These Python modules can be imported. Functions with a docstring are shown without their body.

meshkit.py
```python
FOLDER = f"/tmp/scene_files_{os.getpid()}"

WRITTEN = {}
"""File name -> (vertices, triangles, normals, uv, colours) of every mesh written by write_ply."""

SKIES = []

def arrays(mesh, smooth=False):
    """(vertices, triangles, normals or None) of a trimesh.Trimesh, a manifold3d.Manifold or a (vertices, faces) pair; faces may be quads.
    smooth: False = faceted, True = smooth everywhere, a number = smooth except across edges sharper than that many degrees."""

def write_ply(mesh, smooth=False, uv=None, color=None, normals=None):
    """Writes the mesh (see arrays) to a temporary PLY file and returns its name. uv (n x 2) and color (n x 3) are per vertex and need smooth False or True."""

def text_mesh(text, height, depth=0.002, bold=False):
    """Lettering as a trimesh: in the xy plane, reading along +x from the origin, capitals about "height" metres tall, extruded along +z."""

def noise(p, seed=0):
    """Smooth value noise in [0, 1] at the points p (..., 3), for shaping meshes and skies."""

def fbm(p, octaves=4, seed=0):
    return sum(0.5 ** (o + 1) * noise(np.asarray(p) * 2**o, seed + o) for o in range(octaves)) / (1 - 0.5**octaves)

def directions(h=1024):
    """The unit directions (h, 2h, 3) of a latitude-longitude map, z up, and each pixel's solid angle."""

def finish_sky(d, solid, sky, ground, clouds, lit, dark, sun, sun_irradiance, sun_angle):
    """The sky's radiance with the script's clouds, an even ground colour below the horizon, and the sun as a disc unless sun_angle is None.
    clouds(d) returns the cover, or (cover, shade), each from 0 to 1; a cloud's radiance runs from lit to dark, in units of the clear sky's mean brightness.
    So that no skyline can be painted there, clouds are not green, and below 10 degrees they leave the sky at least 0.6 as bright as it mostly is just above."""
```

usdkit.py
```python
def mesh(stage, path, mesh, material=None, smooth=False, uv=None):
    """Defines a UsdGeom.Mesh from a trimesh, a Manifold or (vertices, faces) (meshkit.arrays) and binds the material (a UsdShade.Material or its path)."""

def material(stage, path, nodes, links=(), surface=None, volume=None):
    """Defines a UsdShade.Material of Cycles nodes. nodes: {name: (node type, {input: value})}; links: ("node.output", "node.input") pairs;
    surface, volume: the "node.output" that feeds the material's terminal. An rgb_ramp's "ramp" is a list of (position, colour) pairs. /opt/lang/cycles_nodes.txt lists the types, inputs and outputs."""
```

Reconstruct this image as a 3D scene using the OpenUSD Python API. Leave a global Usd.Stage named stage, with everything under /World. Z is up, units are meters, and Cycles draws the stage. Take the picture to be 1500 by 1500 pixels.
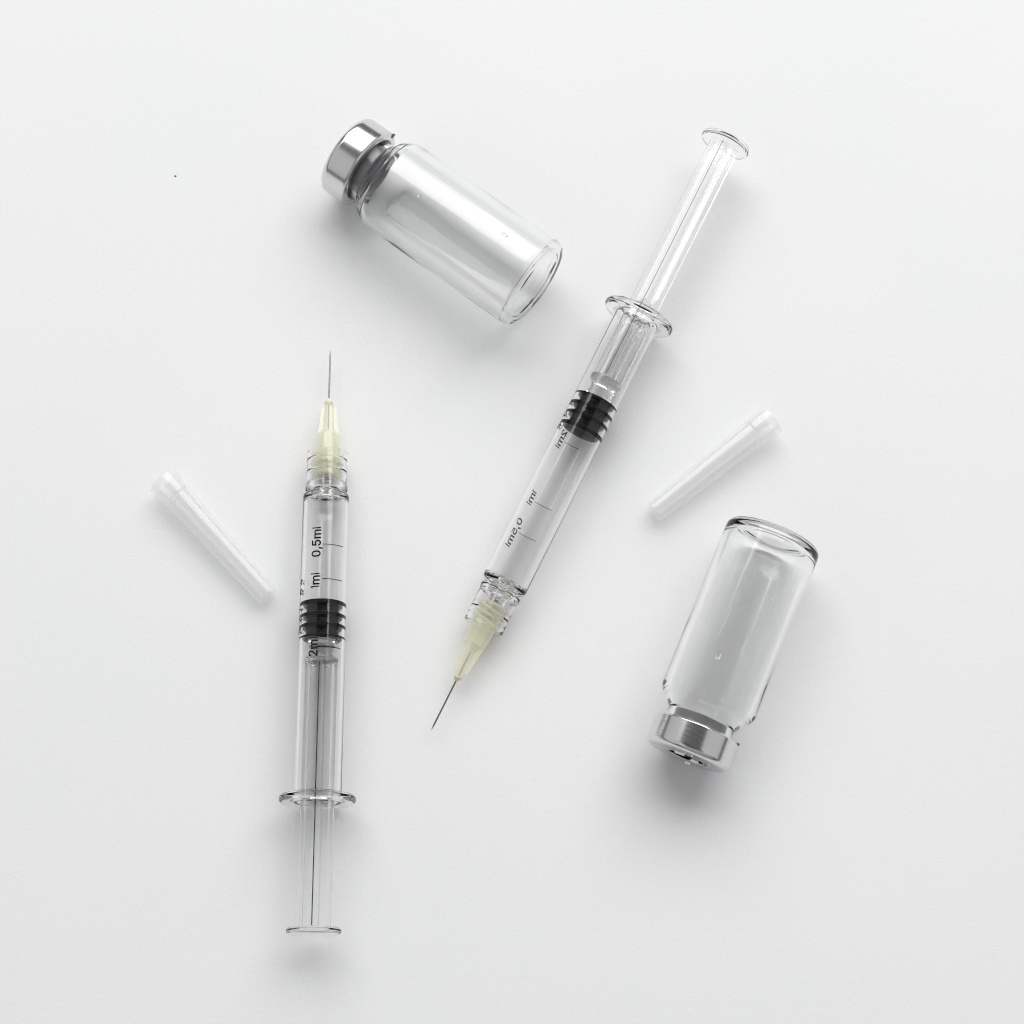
import math
import numpy as np
import trimesh
import meshkit
import usdkit
from pxr import Gf, Sdf, Usd, UsdGeom, UsdLux, UsdShade, Vt
from shapely.geometry import Polygon, box
from shapely.ops import unary_union

stage = Usd.Stage.CreateInMemory()
UsdGeom.Xform.Define(stage, "/World")
UsdGeom.Scope.Define(stage, "/World/Looks")

# ------------------------------------------------------------------ camera
TILT = 0.26                       # radians off the vertical, leaning towards +y (the top of the picture)
CAM = (0.0, -0.11971, 0.45)
cam = UsdGeom.Camera.Define(stage, "/World/camera")
cam.AddTranslateOp().Set(Gf.Vec3d(*CAM))
cam.AddRotateXOp().Set(math.degrees(TILT))
cam.CreateHorizontalApertureAttr(36.0)
cam.CreateVerticalApertureAttr(36.0)
cam.CreateFocalLengthAttr(72.0)
cam.CreateClippingRangeAttr(Gf.Vec2f(0.01, 50.0))
cam.CreateExposureAttr(0.31)

# ------------------------------------------------------------------ light: a large soft window beyond the top of the picture, unseen fill lights added on the other three sides, nothing overhead
KEY = 3.1                         # radiance of the window
SIDE = 0.40                       # radiance of the fill lights added left and right
FRONT = 0.22                      # radiance of the fill light added on the camera's near side
ROOM = 0.075                       # dim even light of the room


def soft_light(name, pos, aim, size, radiance, colour=(1.0, 1.0, 1.0)):
    light = UsdLux.RectLight.Define(stage, "/World/" + name)
    light.CreateWidthAttr(size[0])
    light.CreateHeightAttr(size[1])
    light.CreateIntensityAttr(radiance)
    light.CreateColorAttr(Gf.Vec3f(*colour))
    z = np.subtract(pos, aim)
    z = z / np.linalg.norm(z)
    x = np.cross([0, 0, 1.0], z)
    x /= np.linalg.norm(x)
    y = np.cross(z, x)
    light.AddTransformOp().Set(Gf.Matrix4d(*x, 0, *y, 0, *z, 0, *map(float, pos), 1))


soft_light("window_light", (0.16, 1.07, 1.12), (0, 0, 0), (2.1, 1.24), KEY, (1.0, 0.998, 0.99))
soft_light("left_fill", (-1.28, 0.0, 0.95), (0, 0, 0), (2.4, 1.6), SIDE, (0.99, 0.995, 1.0))
soft_light("right_fill", (1.28, 0.0, 0.95), (0, 0, 0), (2.4, 1.6), SIDE, (0.99, 0.995, 1.0))
soft_light("front_fill", (0.0, -1.40, 0.95), (0, 0, 0), (2.6, 1.5), FRONT)
usdkit.material(stage, "/World/Looks/room_glow", {"b": ("background_shader", {"color": (1.0, 1.0, 1.0), "strength": ROOM})}, surface="b.background")
dome = UsdLux.DomeLight.Define(stage, "/World/room_light")
dome.CreateIntensityAttr(1.0)
UsdShade.MaterialBindingAPI.Apply(dome.GetPrim()).Bind(UsdShade.Material.Get(stage, "/World/Looks/room_glow"))

# ------------------------------------------------------------------ materials
def mat(name, nodes, links=(), surface="p.BSDF"):
    usdkit.material(stage, "/World/Looks/" + name, nodes, links, surface=surface)
    return "/World/Looks/" + name


PAPER = mat("white_paper", {
    "c": ("texture_coordinate", {}),
    "n": ("noise_texture", {"scale": 900.0, "detail": 4.0, "roughness": 0.6}),
    "fine": ("noise_texture", {"scale": 2600.0, "detail": 2.0}), "fr": ("rgb_ramp", {"ramp": [(0.3, (0.95, 0.95, 0.953)), (0.7, (1.0, 1.0, 1.0))]}), "mx": ("mix", {"mix_type": "multiply", "fac": 1.0}),
    "m": ("noise_texture", {"scale": 14.0, "detail": 3.0}),
    "r": ("rgb_ramp", {"ramp": [(0.3, (0.835, 0.84, 0.85)), (0.7, (0.855, 0.855, 0.86))]}),
    "b": ("bump", {"strength": 0.35, "distance": 0.00012}),
    "p": ("principled_bsdf", {"roughness": 0.75, "specular_ior_level": 0.25})},
    [("c.object", "n.vector"), ("c.object", "m.vector"), ("m.fac", "r.fac"), ("r.color", "mx.color1"), ("c.object", "fine.vector"), ("fine.fac", "fr.fac"), ("fr.color", "mx.color2"), ("mx.color", "p.base_color"), ("n.fac", "b.height"), ("b.normal", "p.normal")])
GLASS = mat("vial_glass", {"p": ("glass_bsdf", {"color": (0.997, 0.998, 0.997), "roughness": 0.0, "distribution": "beckmann", "IOR": 1.38})})
PLASTIC = mat("clear_plastic", {"p": ("glass_bsdf", {"color": (0.998, 0.998, 0.998), "roughness": 0.0, "distribution": "beckmann", "IOR": 1.36})})
RUBBER = mat("black_rubber", {"p": ("principled_bsdf", {"base_color": (0.003, 0.003, 0.0033), "roughness": 0.35, "specular_ior_level": 0.15})})
GREY_RUBBER = mat("grey_rubber", {"p": ("principled_bsdf", {"base_color": (0.22, 0.22, 0.23), "roughness": 0.5})})
ALU = mat("aluminium", {
    "c": ("texture_coordinate", {}),
    "mp": ("mapping", {"scale": (6000.0, 600.0, 600.0)}),
    "n": ("noise_texture", {"scale": 1.0, "detail": 3.0}),
    "b": ("bump", {"strength": 0.05, "distance": 0.00002}),
    "r": ("map_range", {"from_min": 0.3, "from_max": 0.7, "to_min": 0.17, "to_max": 0.22}),
    "p": ("principled_bsdf", {"base_color": (0.70, 0.70, 0.705), "metallic": 1.0})},
    [("c.object", "mp.vector"), ("mp.vector", "n.vector"), ("n.fac", "r.value"), ("r.result", "p.roughness"), ("n.fac", "b.height"), ("b.normal", "p.normal")])
STEEL = mat("needle_steel", {"p": ("principled_bsdf", {"base_color": (0.25, 0.25, 0.26), "metallic": 1.0, "roughness": 0.3})})
STEM = mat("plunger_plastic", {"p": ("glass_bsdf", {"color": (0.998, 0.998, 0.998), "roughness": 0.0, "distribution": "beckmann", "IOR": 1.49}), "t": ("transparent_bsdf", {"color": (1.0, 1.0, 1.0)}), "m": ("mix_closure", {"fac": 0.15})}, [("p.BSDF", "m.closure1"), ("t.BSDF", "m.closure2")], surface="m.closure")
PAINTED_LINE = mat("painted_refraction_line", {"p": ("principled_bsdf", {"base_color": (0.05, 0.05, 0.052), "roughness": 0.5, "specular_ior_level": 0.2})})  # dark colour standing in for the optical line inside the clear stem
INK = mat("black_ink", {"p": ("principled_bsdf", {"base_color": (0.012, 0.012, 0.012), "roughness": 0.6, "specular_ior_level": 0.2})})
GREY_INK = mat("grey_ink", {"p": ("principled_bsdf", {"base_color": (0.09, 0.09, 0.09), "roughness": 0.6, "specular_ior_level": 0.2})})
GLUE = mat("needle_glue", {"p": ("principled_bsdf", {"base_color": (0.80, 0.68, 0.52), "roughness": 0.4})})


def milky(name, colour, clear, rough):
    """A translucent plastic: part of the light goes straight on, part is scattered, with a soft shine on top."""
    return mat(name, {
        "d": ("diffuse_bsdf", {"color": colour}),
        "t": ("translucent_bsdf", {"color": colour}),
        "g": ("transparent_bsdf", {"color": tuple(0.35 * c + 0.65 for c in colour)}),
        "s": ("glossy_bsdf", {"color": (0.95, 0.95, 0.95), "roughness": rough}),
        "f0": ("fresnel", {"IOR": 1.5}), "geo": ("geometry", {}), "front": ("math", {"math_type": "subtract", "value1": 1.0}), "f": ("math", {"math_type": "multiply"}),
        "m1": ("mix_closure", {"fac": 0.5}), "m2": ("mix_closure", {"fac": clear}), "m3": ("mix_closure", {})},
        [("d.BSDF", "m1.closure1"), ("t.BSDF", "m1.closure2"), ("m1.closure", "m2.closure1"), ("g.BSDF", "m2.closure2"),
         ("m2.closure", "m3.closure1"), ("s.BSDF", "m3.closure2"), ("geo.backfacing", "front.value2"), ("front.value", "f.value1"), ("f0.fac", "f.value2"), ("f.value", "m3.fac")], surface="m3.closure")


SHEATH = milky("milky_sheath", (0.97, 0.97, 0.97), 0.79, 0.12)
HUB = milky("pale_yellow_plastic", (0.967, 0.965, 0.83), 0.60, 0.16)

# ------------------------------------------------------------------ helpers
used = {}


def numbered(path):
    n = used.get(path, 0)
    used[path] = n + 1
    return path if n == 0 else f"{path}_{n:03d}"


def tag(prim, label=None, category=None, group=None, kind=None):
    for k, v in (("label", label), ("category", category), ("group", group), ("kind", kind)):
        if v:
            prim.SetCustomDataByKey(k, v)


def thing(name, origin, direction, label, category, group=None):
    """An Xform at origin whose +x runs along direction (z stays as upright as it can); its children are its parts."""
    x = UsdGeom.Xform.Define(stage, numbered("/World/" + name))
    u = np.array(direction, float)
    u /= np.linalg.norm(u)
    v = np.cross([0, 0, 1.0], u)
    v /= np.linalg.norm(v)
    w = np.cross(u, v)
    x.AddTransformOp().Set(Gf.Matrix4d(*u, 0, *v, 0, *w, 0, *map(float, origin), 1))
    tag(x.GetPrim(), label, category, group)
    return str(x.GetPath())


def part(parent, name, mesh, material, smooth=32, label=None, kind=None):
    path = numbered(parent + "/" + name)
    usdkit.mesh(stage, path, mesh, material, smooth=smooth)
    if label or kind:
        tag(stage.GetPrimAtPath(path), label, None, None, kind)
    return path


def soften(pts, seg=5):
    """A profile of (x, r) or (x, r, corner radius) points with the corners rounded."""
    pts = [tuple(p) + (0.0,) * (3 - len(p)) for p in pts]
    out = []
    for i, (x, r, c) in enumerate(pts):
        p = np.array([x, r])
        if c <= 0 or i in (0, len(pts) - 1):
            out.append(p)
            continue
        a, b = np.array(pts[i - 1][:2]) - p, np.array(pts[i + 1][:2]) - p
        la, lb = np.linalg.norm(a), np.linalg.norm(b)
        a, b = a / max(la, 1e-12), b / max(lb, 1e-12)
        if np.linalg.norm(a + b) < 1e-3 or min(la, lb) < 1e-9:
            out.append(p)
            continue
        half = math.acos(np.clip(a @ b, -1, 1)) / 2
        d = min(c / math.tan(half), 0.49 * la, 0.49 * lb)
        rr = d * math.tan(half)
        m = (a + b) / np.linalg.norm(a + b)
        centre = p + m * rr / math.sin(half)
        s, e = p + a * d - centre, p + b * d - centre
        a0, a1 = math.atan2(s[1], s[0]), math.atan2(e[1], e[0])
        da = (a1 - a0 + math.pi) % (2 * math.pi) - math.pi
        for k in range(seg + 1):
            t = a0 + da * k / seg
            out.append(centre + rr * np.array([math.cos(t), math.sin(t)]))
    return out


def lathe(pts, n=96, closed=False, scale=1.0, seg=5, wobble=None):
    """A solid of revolution about x. pts: (x, r[, corner]); closed: the profile is a ring that does not touch the axis."""
    if closed:
        k = len(pts)
        ext = list(pts) + [pts[0], pts[1]] if k > 1 else pts
        pr = soften([pts[-1]] + list(pts) + [pts[0]], seg)[1:-1]
    else:
        pr = soften(pts, seg)
    rings, v, th = [], [], np.linspace(0, 2 * math.pi, n, endpoint=False)
    for x, r in pr:
        if r < 1e-9:
            rings.append([sum(map(len, v))])
            v.append(np.array([[x, 0, 0.0]]))
        else:
            rr = np.full(n, r)
            if wobble is not None:
                rr = rr + wobble(x, r, th)
            rings.append(list(range(sum(map(len, v)), sum(map(len, v)) + n)))
            v.append(np.stack([np.full(n, x), rr * np.sin(th), rr * np.cos(th)], 1))
    f = []
    pairs = list(zip(rings, rings[1:])) + ([(rings[-1], rings[0])] if closed else [])
    for a, b in pairs:
        for k in range(n):
            j = (k + 1) % n
            if len(a) == 1 and len(b) == 1:
                break
            if len(a) == 1:
                f.append((a[0], b[j], b[k]))
            elif len(b) == 1:
                f.append((a[k], a[j], b[0]))
            else:
                f += [(a[k], a[j], b[j]), (a[k], b[j], b[k])]
    m = trimesh.Trimesh(np.vstack(v) * scale, f, process=False)
    if m.volume < 0:
        m.invert()
    return m


def densify(pts, step):
    out = []
    for a, b in zip(pts, pts[1:]):
        n = max(1, int(math.hypot(b[0] - a[0], b[1] - a[1]) / step)) if len(a) == 2 and len(b) == 2 else 1
        for k in range(n):
            out.append((a[0] + (b[0] - a[0]) * k / n, a[1] + (b[1] - a[1]) * k / n) if n > 1 else a)
    return out + [pts[-1]]


def along_x(poly, x0, x1):
    """A (y, z) outline extruded along x."""
    m = trimesh.creation.extrude_polygon(poly, x1 - x0, engine="earcut")
    v = m.vertices
    m.vertices = np.stack([v[:, 2] + x0, v[:, 0], v[:, 1]], 1)
    if m.volume < 0:
        m.invert()
    return m


def mm(mesh):
    mesh.apply_scale(0.001)
    return mesh


def sweep(points, radius, n=8):
    """A tube along a polyline with closed ends."""
    p = np.asarray(points, float)
    t = np.gradient(p, axis=0)
    t /= np.linalg.norm(t, axis=1, keepdims=True)
    a = np.cross(t, [1.0, 0.001, 0])
    a /= np.linalg.norm(a, axis=1, keepdims=True)
    b = np.cross(t, a)
    th = np.linspace(0, 2 * math.pi, n, endpoint=False)
    rad = np.broadcast_to(radius, len(p))
    v = (p[:, None] + rad[:, None, None] * (a[:, None] * np.cos(th)[None, :, None] + b[:, None] * np.sin(th)[None, :, None])).reshape(-1, 3)
    f = []
    for i in range(len(p) - 1):
        for k in range(n):
            j = (k + 1) % n
            f += [(i * n + k, i * n + j, (i + 1) * n + j), (i * n + k, (i + 1) * n + j, (i + 1) * n + k)]
    v = np.vstack([v, p[:1], p[-1:]])
    for k in range(n):
        j = (k + 1) % n
        f += [(len(v) - 2, j, k), (len(v) - 1, (len(p) - 1) * n + k, (len(p) - 1) * n + j)]
    m = trimesh.Trimesh(v, f, process=False)
    if m.volume < 0:
        m.invert()
    return m


# ------------------------------------------------------------------ the surface
g = np.linspace(-0.8, 0.8, 3)
sheet = trimesh.creation.box((1.6, 1.6, 0.004))
sheet.apply_translation((0, 0.05, -0.002))
usdkit.mesh(stage, "/World/tabletop", sheet, PAPER)
tag(stage.GetPrimAtPath("/World/tabletop"), "plain white matte sheet that everything lies on", "tabletop", None, "structure")


# ------------------------------------------------------------------ glass vials
def vial(base_at, phi, R, label, seed, notch, nick, drops, bore, floor, corner):
    u = np.array([math.cos(phi), math.sin(phi), 0.024])
    t = thing("glass_vial", base_at, u, label, "vial")
    body = [(4.865, 0.0), (4.87, 0.45), (4.90, 0.66, 0.10), (4.90, 1.0, corner + 0.09), (1.17, 1.0, 0.22), (0.93, 0.86, 0.12), (0.80, 0.70, 0.10), (0.585, 0.70, 0.02),
            (0.54, 0.79, 0.03), (0.15, 0.79, 0.02), (0.15, 0.56, 0.02), (0.80, 0.56, 0.10), (1.15, bore, 0.20), (floor, bore, corner), (floor - 0.01, 0.40), (floor - 0.02, 0.0)]
    pr = soften(body, 7)
    pr = densify([tuple(p) for p in pr], 0.10)

    def wob(x, r, th):
        """The drawn bore is not quite true."""
        if x < 0.9 or r > 0.9 or x > 4.62:
            return 0.0
        k = min(1.0, (x - 0.9) / 0.5) * min(1.0, (4.62 - x) / 0.3)
        p = np.stack([np.full(len(th), x * 0.9), np.sin(th) * 1.3, np.cos(th) * 1.3], 1)
        return k * 0.026 * (meshkit.fbm(p + 7.3 * seed, 2, seed) - 0.5)

    part(t, "bottle", lathe(pr, 112, scale=R, wobble=wob), GLASS, smooth=40)
    cap = [(-0.05, 0.36, 0.015), (-0.05, 0.885, 0.14), (0.53, 0.885, 0.03), (0.57, 0.86, 0.03), (0.585, 0.72, 0.01), (0.555, 0.72, 0.01), (0.552, 0.83, 0.02), (0.0, 0.845, 0.10), (-0.02, 0.36, 0.01)]
    c = part(t, "crimp_cap", lathe(cap, 112, closed=True, scale=R), ALU)
    # the tear strip: a thin raised tongue on the cap's face and a nick at its skirt
    for da, w, h in ((0.0, 0.16, 0.09), (0.85, 0.10, 0.06), (-0.7, 0.22, 0.05), (2.6, 0.12, 0.06)):
        strip = trimesh.creation.box((h, w, 0.09))
        strip.apply_transform(trimesh.transformations.rotation_matrix(0.35, (0, 1, 0)))
        strip.apply_translation((-h / 2 - 0.038, 0.0, 0.47))
        strip.apply_transform(trimesh.transformations.rotation_matrix(notch + da, (1, 0, 0)))
        strip.apply_scale(R)
        part(c, "torn_bridge", strip, ALU, smooth=False)
    lug = trimesh.creation.box((0.05, 0.07, 0.10))
    lug.apply_translation((0.575, 0.0, 0.848))
    lug.apply_transform(trimesh.transformations.rotation_matrix(nick, (1, 0, 0)))
    lug.apply_scale(R)
    part(c, "skirt_nick", lug, ALU, smooth=False)
    plug = [(0.035, 0.0), (0.035, 0.30), (0.028, 0.34), (0.028, 0.78, 0.03), (0.145, 0.78, 0.02), (0.145, 0.553, 0.01), (0.80, 0.553, 0.05), (0.80, 0.40, 0.04), (0.66, 0.36), (0.66, 0.0)]
    part(t, "stopper", lathe(plug, 80, scale=R), GREY_RUBBER)
    for x, a, s in drops:
        d = trimesh.creation.icosphere(2, s)
        d.apply_scale((1.3, 0.8, 0.45))
        d.apply_translation((0, 0, bore))
        d.apply_transform(trimesh.transformations.rotation_matrix(a, (1, 0, 0)))
        d.apply_translation((x, 0, 0))
        d.apply_scale(R)
        part(t, "droplet", d, PLASTIC, smooth=True)
    return t


vial((-0.03835, 0.08358, 0.01007), math.radians(-37.2), 0.01126,
     "empty clear glass vial with silver cap pointing to upper left", 3, 2.3, -1.35,
     [(2.05, 0.15, 0.035), (3.95, -0.25, 0.05)], 0.88, 4.775, 0.15)
vial((0.03774, -0.05684, 0.00964), math.radians(67.3), 0.01078,
     "empty clear glass vial with silver cap pointing down, below the right needle sheath", 8, 0.35, 1.45,
     [(1.95, -0.2, 0.07), (3.45, 0.45, 0.05)], 0.85, 4.74, 0.16)


# ------------------------------------------------------------------ syringes
def lettering(text, h, depth):
    """Plain lettering, capitals h tall, reading along +x and centred on y = 0; the 1 and the l are bare strokes."""
    x, out, w = 0.0, [], 0.135 * h
    for ch in text:
        if ch == "l":
            g = trimesh.creation.box((w, h * 1.04, depth))
            g.apply_translation((w / 2, h * 0.52, depth / 2))
        elif ch == "1":
            g = trimesh.creation.extrude_polygon(Polygon([(0.34 * h - w, 0), (0.34 * h, 0), (0.34 * h, h), (0.36 * h - w, h), (0.0, 0.80 * h), (0.06 * h, 0.72 * h), (0.34 * h - w, 0.86 * h)]), depth, engine="earcut")
        else:
            g = meshkit.text_mesh(ch, h, depth, bold=True)
            g.apply_translation((-g.bounds[0][0], 0, 0))
        g.apply_translation((x, 0, 0))
        out.append(g)
        x = g.bounds[1][0] + 0.13 * h
    m = trimesh.util.concatenate(out)
    m.vertices[:, 1] -= h / 2
    return m


def wrapped(mesh, l, angle, R, lift=0.02):
    """Flat lettering (reading along x, its top along +y) laid round the barrel. angle: from the top towards +y."""
    m = mesh.copy()
    v, f = trimesh.remesh.subdivide_to_size(m.vertices, m.faces, 0.35, max_iter=8)
    a = angle + v[:, 1] / R
    r = R + lift + v[:, 2]
    return trimesh.Trimesh(np.stack([l + v[:, 0], r * np.sin(a), r * np.cos(a)], 1), f, process=False)


def syringe(flange_at, phi, k, slope, stop, thumb, roll, side, label, group=None):
    """All lengths in millimetres times k, measured from the finger flange towards the needle. stop: the rubber's front; thumb: the thumb rest."""
    u = np.array([math.cos(phi), math.sin(phi), -slope])
    t = thing("syringe", flange_at, u, label, "syringe", group)

    def add(parent, name, mesh, material, **kw):
        mesh.apply_scale(0.001 * k)
        return part(parent, name, mesh, material, **kw)

    Ro, Ri = 5.15, 4.42
    barrel = [(-0.75, Ri, 0.25), (-0.75, Ro, 0.2), (69.2, Ro, 1.5), (69.2, 3.0, 0.5), (70.9, 2.7, 0.5), (70.9, 2.05, 0.2), (77.2, 1.9, 0.15), (77.2, 0.7, 0.1), (69.6, 0.7, 0.3), (67.9, 1.6, 0.3), (67.9, Ri, 0.9)]
    pr = soften([barrel[-1]] + barrel + [barrel[0]], 6)[1:-1]
    b = add(t, "barrel", lathe([tuple(p) for p in pr], 96, closed=True), PLASTIC)
    add(t, "finger_flange", lathe([(-0.85, Ro + 0.02, 0.1), (-0.85, 8.3, 0.7), (0.85, 8.3, 0.7), (0.85, 5.9, 0.25), (1.6, Ro + 0.02, 0.1)], 112, closed=True), PLASTIC)
    collar = [(69.75, 3.15, 0.1), (69.75, 4.75, 0.35), (70.9, 4.75, 0.25), (71.3, 4.5, 0.2), (78.9, 4.55, 0.25), (78.9, 3.95, 0.15), (77.9, 3.75, 0.15), (77.3, 3.75, 0.15), (76.8, 3.98, 0.1),
              (75.7, 3.98, 0.1), (75.2, 3.75, 0.1), (74.6, 3.75, 0.1), (74.1, 3.98, 0.1), (71.6, 3.95, 0.3), (71.3, 3.15, 0.1)]
    add(t, "luer_collar", lathe(collar, 80, closed=True), PLASTIC)

    # needle: hub with four fins and a thread, glue and cannula
    n = UsdGeom.Xform.Define(stage, numbered(t + "/needle"))
    npath = str(n.GetPath())
    hub = [(73.2, 2.08, 0.1), (73.2, 3.0, 0.15), (79.4, 2.85, 0.2), (83.2, 2.45, 0.4), (84.6, 1.35, 0.4), (91.0, 1.05, 0.25), (91.0, 0.26, 0.05), (84.5, 0.26, 0.2), (83.0, 1.6, 0.4)]
    hm = [lathe(hub, 56, closed=True)]
    for q in range(4):
        fin = trimesh.creation.extrude_polygon(Polygon([(82.6, 1.2), (82.6, 2.40), (83.8, 2.42), (89.4, 1.72), (89.8, 1.55), (90.1, 0.9), (86, 0.8)]), 0.7, engine="earcut")
        fin.apply_translation((0, 0, -0.35))
        fin.apply_transform(trimesh.transformations.rotation_matrix(q * math.pi / 2 + 0.35, (1, 0, 0)))
        hm.append(fin)
    import manifold3d
    solid = None
    for q in hm:
        w = manifold3d.Manifold(manifold3d.Mesh(np.asarray(q.vertices, np.float32), np.asarray(q.faces, np.uint32))) if not isinstance(q, manifold3d.Manifold) else q
        solid = w if solid is None else solid + w
    s = solid.to_mesh()
    hubm = trimesh.Trimesh(s.vert_properties[:, :3], s.tri_verts)
    add(npath, "needle_hub", hubm, HUB)
    th = np.linspace(0, 2 * math.pi * 1.7, 90)
    for off in (0.0, math.pi):
        pts = np.stack([73.6 + th * 0.42, 3.25 * np.sin(th + off), 3.25 * np.cos(th + off)], 1)
        add(npath, "hub_thread", sweep(pts, 0.28), HUB)
    add(npath, "glue_bead", lathe([(90.9, 0.0), (90.9, 0.95), (91.25, 0.95, 0.2), (91.9, 0.45, 0.2), (92.1, 0.20), (92.1, 0.0)], 32), GLUE)
    add(npath, "cannula", lathe([(85.0, 0.0), (85.0, 0.19), (102.6, 0.19), (103.9, 0.035), (103.9, 0.0)], 20), STEEL)

    # plunger
    f0, r0 = stop, stop - 8.6
    p = UsdGeom.Xform.Define(stage, numbered(t + "/plunger"))
    pp = str(p.GetPath())
    core, rib = 3.62, Ri + 0.012
    prof = [(f0 + 0.55, 0.0), (f0, core - 0.5, 0.3), (f0 - 0.15, rib, 0.12), (f0 - 1.15, rib, 0.15), (f0 - 1.35, core, 0.15)]
    for c in (3.3, 5.7):
        prof += [(f0 - c + 0.55, core, 0.15), (f0 - c + 0.35, rib, 0.15), (f0 - c - 0.55, rib, 0.15), (f0 - c - 0.75, core, 0.15)]
    prof += [(r0 + 0.75, core, 0.15), (r0 + 0.6, rib, 0.12), (r0 + 0.05, rib, 0.12), (r0, core - 0.2, 0.1), (r0, 0.0)]
    add(pp, "rubber_stopper", lathe(prof, 96), RUBBER)
    W = 3.62
    # front boss with its rings, then the cross-shaped stem
    boss = [(r0 - 0.03, 0.0), (r0 - 0.03, 3.3, 0.15), (r0 - 0.6, 3.45, 0.15), (r0 - 1.2, 2.9, 0.2), (r0 - 3.6, 2.9, 0.2), (r0 - 4.2, 3.7, 0.2), (r0 - 5.3, 3.7, 0.2), (r0 - 5.3, 0.0)]
    add(pp, "plunger_head", lathe(boss, 72), PLASTIC)
    cross_roll = 0.12 if roll else -0.03
    x0, x1 = thumb + 0.67, r0 - 5.34
    from shapely.geometry import Point
    beads = [Point(x, 0).buffer(0.60, 10) for x in (W - 0.60, 0.60 - W)]
    cross = unary_union(beads + [box(0.5 - W, -0.42, W - 0.5, 0.42), box(-0.66, -W, 0.66, W)])
    cross_roll = 0.12 if roll else -0.03
    x0, x1 = thumb + 0.67, r0 - 5.34
    def notch(y, z, d):
        return Polygon([(y - d, z - 0.01), (y + d, z - 0.01), (y, z + d)])

    cross = unary_union([box(-W, -0.45, W, 0.45), box(-0.70, -W, 0.70, W)])
    cross = cross.difference(unary_union([notch(0, -W, 0.21), notch(W - 0.22, -0.45, 0.11), notch(0.22 - W, -0.45, 0.11)]))
    cross_roll = 0.12 if roll else -0.03
    x0, x1 = thumb + 0.67, r0 - 5.34
    from shapely.geometry import Point
    beads = [Point(x, y).buffer(0.66, 10) for x, y in ((W - 0.66, 0), (0.66 - W, 0))]
    cross = unary_union(beads + [box(0.5 - W, -0.42, W - 0.5, 0.42), box(-0.66, -W, 0.66, W)])
    stem = along_x(cross, x0, x1)
    stem.apply_transform(trimesh.transformations.rotation_matrix(cross_roll, (1, 0, 0)))
    add(pp, "plunger_stem", stem, STEM, smooth=25)
    dark_line = trimesh.creation.box((x1 - x0 - 0.4, 0.10 if roll else 0.24, 0.05))  # added dark strip: paints the line that refraction makes along the stem
    dark_line.apply_translation(((x0 + x1) / 2, 0.0, W + 0.03))
    dark_line.apply_transform(trimesh.transformations.rotation_matrix(cross_roll, (1, 0, 0)))
    add(pp, "painted_dark_line", dark_line, PAINTED_LINE, smooth=False)
    add(pp, "thumb_rest", lathe([(thumb - 0.65, 0.0), (thumb - 0.65, 5.85, 0.5), (thumb + 0.65, 5.85, 0.5), (thumb + 0.65, 0.0)], 96), PLASTIC)
    # small raised moulding marks near the thumb rest
    for q, (dx, w) in enumerate(((7.0, 0.5), (6.1, 0.35), (5.2, 0.5), (2.6, 0.9))):
        mark = trimesh.creation.box((w, 0.95, 0.16))
        mark.apply_translation((thumb + dx, 0.0, W + 0.105))
        add(pp, "moulding_mark", mark, PLASTIC, smooth=False)

    # printed scale
    ink = GREY_INK if roll else INK
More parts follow.
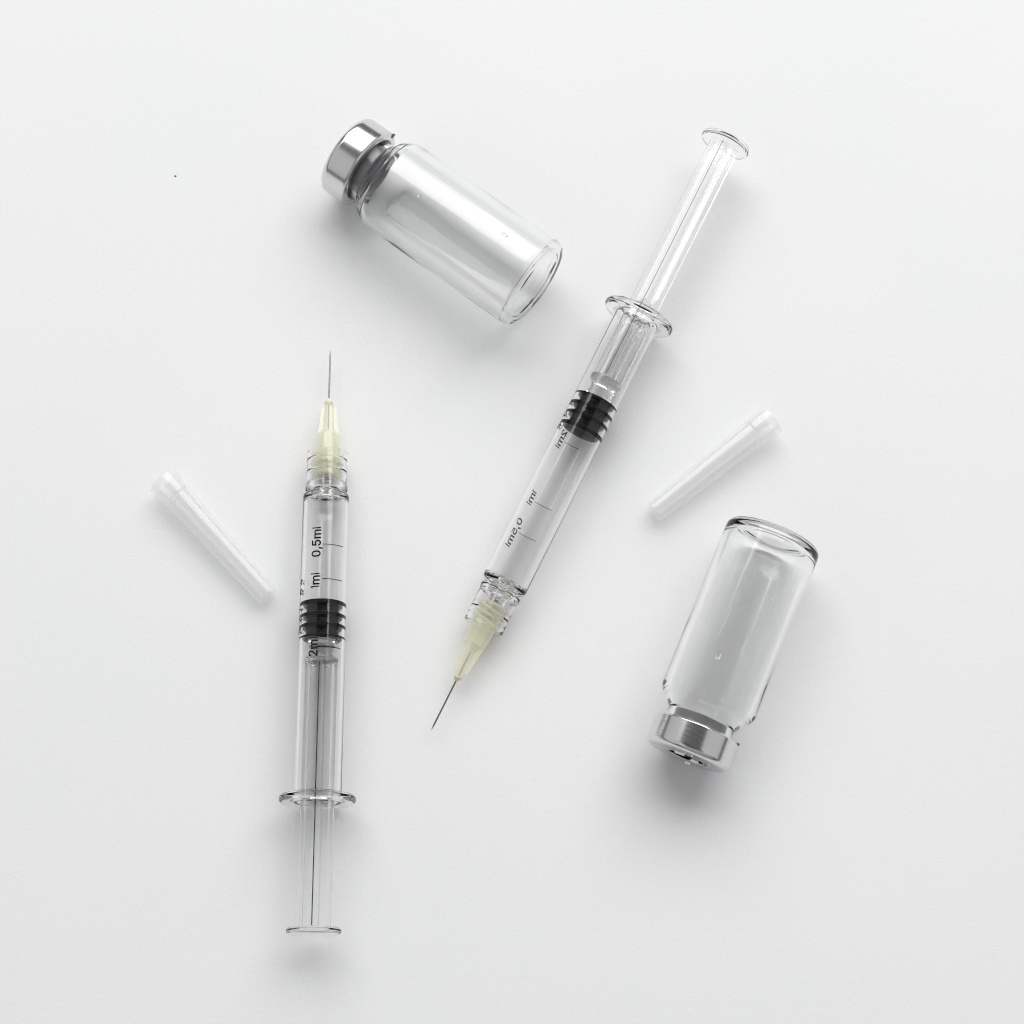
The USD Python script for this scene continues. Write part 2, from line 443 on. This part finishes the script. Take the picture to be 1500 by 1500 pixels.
    for text, tick, start in (("0,5ml", 55.8, 52.9), ("1ml", 47.9, 45.6), ("2ml", 32.6, 30.4)):
        m = lettering(text, 2.0, 0.012)
        add(b, "scale_number", wrapped(m, start, roll + 0.28, Ro), ink, smooth=False)
        m = trimesh.creation.box((0.13 if roll else 0.17, 4.9, 0.012))
        m.apply_translation((0, 0, 0.006))
        add(b, "scale_tick", wrapped(m, tick, roll - 0.50, Ro), ink, smooth=False)
    for ch, x in side:
        m = lettering(ch, 1.8, 0.012)
        add(b, "side_character", wrapped(m, x, -1.22 if roll else 1.20, Ro), INK, smooth=False)
    return t


syringe((-0.041853, -0.066198, 0.008357), math.radians(90.0), 1.0, 0.0472, 43.7, -27.9, 0.0, (("5", 36.2), ("2", 38.6), ("7", 41.0), ("8", 45.0), ("4", 47.2)),
        "upright clear syringe with needle pointing up and plunger pushed halfway in, left of centre")
syringe((0.028993, 0.044033, 0.008440), math.radians(-116.3), 1.015, 0.0472, 30.4, -46.2, math.radians(216), (("5", 30.6), ("2", 27.6), ("9", 24.6)),
        "slanted clear syringe with long pulled-out plunger and needle pointing down left, between the two vials")


# ------------------------------------------------------------------ needle sheaths
def sheath(open_end, phi, L, tilt, label):
    u = np.array([math.cos(phi) * math.cos(tilt), math.sin(phi) * math.cos(tilt), -math.sin(tilt)])
    t = thing("needle_sheath", open_end, u, label, "needle cap")
    tube = [(0.0, 3.65, 0.15), (5.2, 3.50, 0.12), (5.5, 3.28, 0.1), (L, 2.55, 0.45), (L, 0.0)]
    inner = [(L - 1.0, 0.0), (L - 1.0, 1.75, 0.3), (5.2, 2.5, 0.2), (4.6, 2.9, 0.2), (0.0, 3.05, 0.15)]
    pr = [tuple(p) for p in soften([inner[-1]] + tube + inner + [tube[0]], 5)][1:-1]
    i0 = [i for i, p in enumerate(pr) if p[1] < 1e-9]
    pr = pr[i0[1]:] + pr[:i0[0] + 1]
    part(t, "tube", mm(lathe(pr, 72)), SHEATH)
    for q in range(6):
        rib = trimesh.creation.box((17.0, 0.45, 0.5))
        rib.apply_translation((9.6, 0, 3.33))
        v = rib.vertices
        v[:, 2] -= (v[:, 0] - 5.5) * 0.026
        rib.vertices = v
        rib.apply_transform(trimesh.transformations.rotation_matrix(q * math.pi / 3 + 0.3, (1, 0, 0)))
    return t


sheath((-0.079125, 0.006499, 0.003700), math.radians(-47.39), 36.4, 0.0310, "milky white tapered needle sheath left of the upright syringe")
sheath((0.059351, 0.020905, 0.003700), math.radians(-141.57), 35.0, 0.0310, "milky white tapered needle sheath between slanted syringe and lower right vial")

# ------------------------------------------------------------------ specks on the sheet
for x, y, r, m, where in ((-0.080013, 0.082627, 0.00020, INK, "tiny black dust speck on the empty white sheet near the upper left corner"),):
    sp = trimesh.creation.icosphere(1, r)
    sp.apply_scale((1.3, 0.8, 0.6))
    sp.apply_translation((x, y, r * 0.5))
    path = numbered("/World/dust_speck")
    usdkit.mesh(stage, path, sp, m, smooth=True)
    tag(stage.GetPrimAtPath(path), where, "speck")
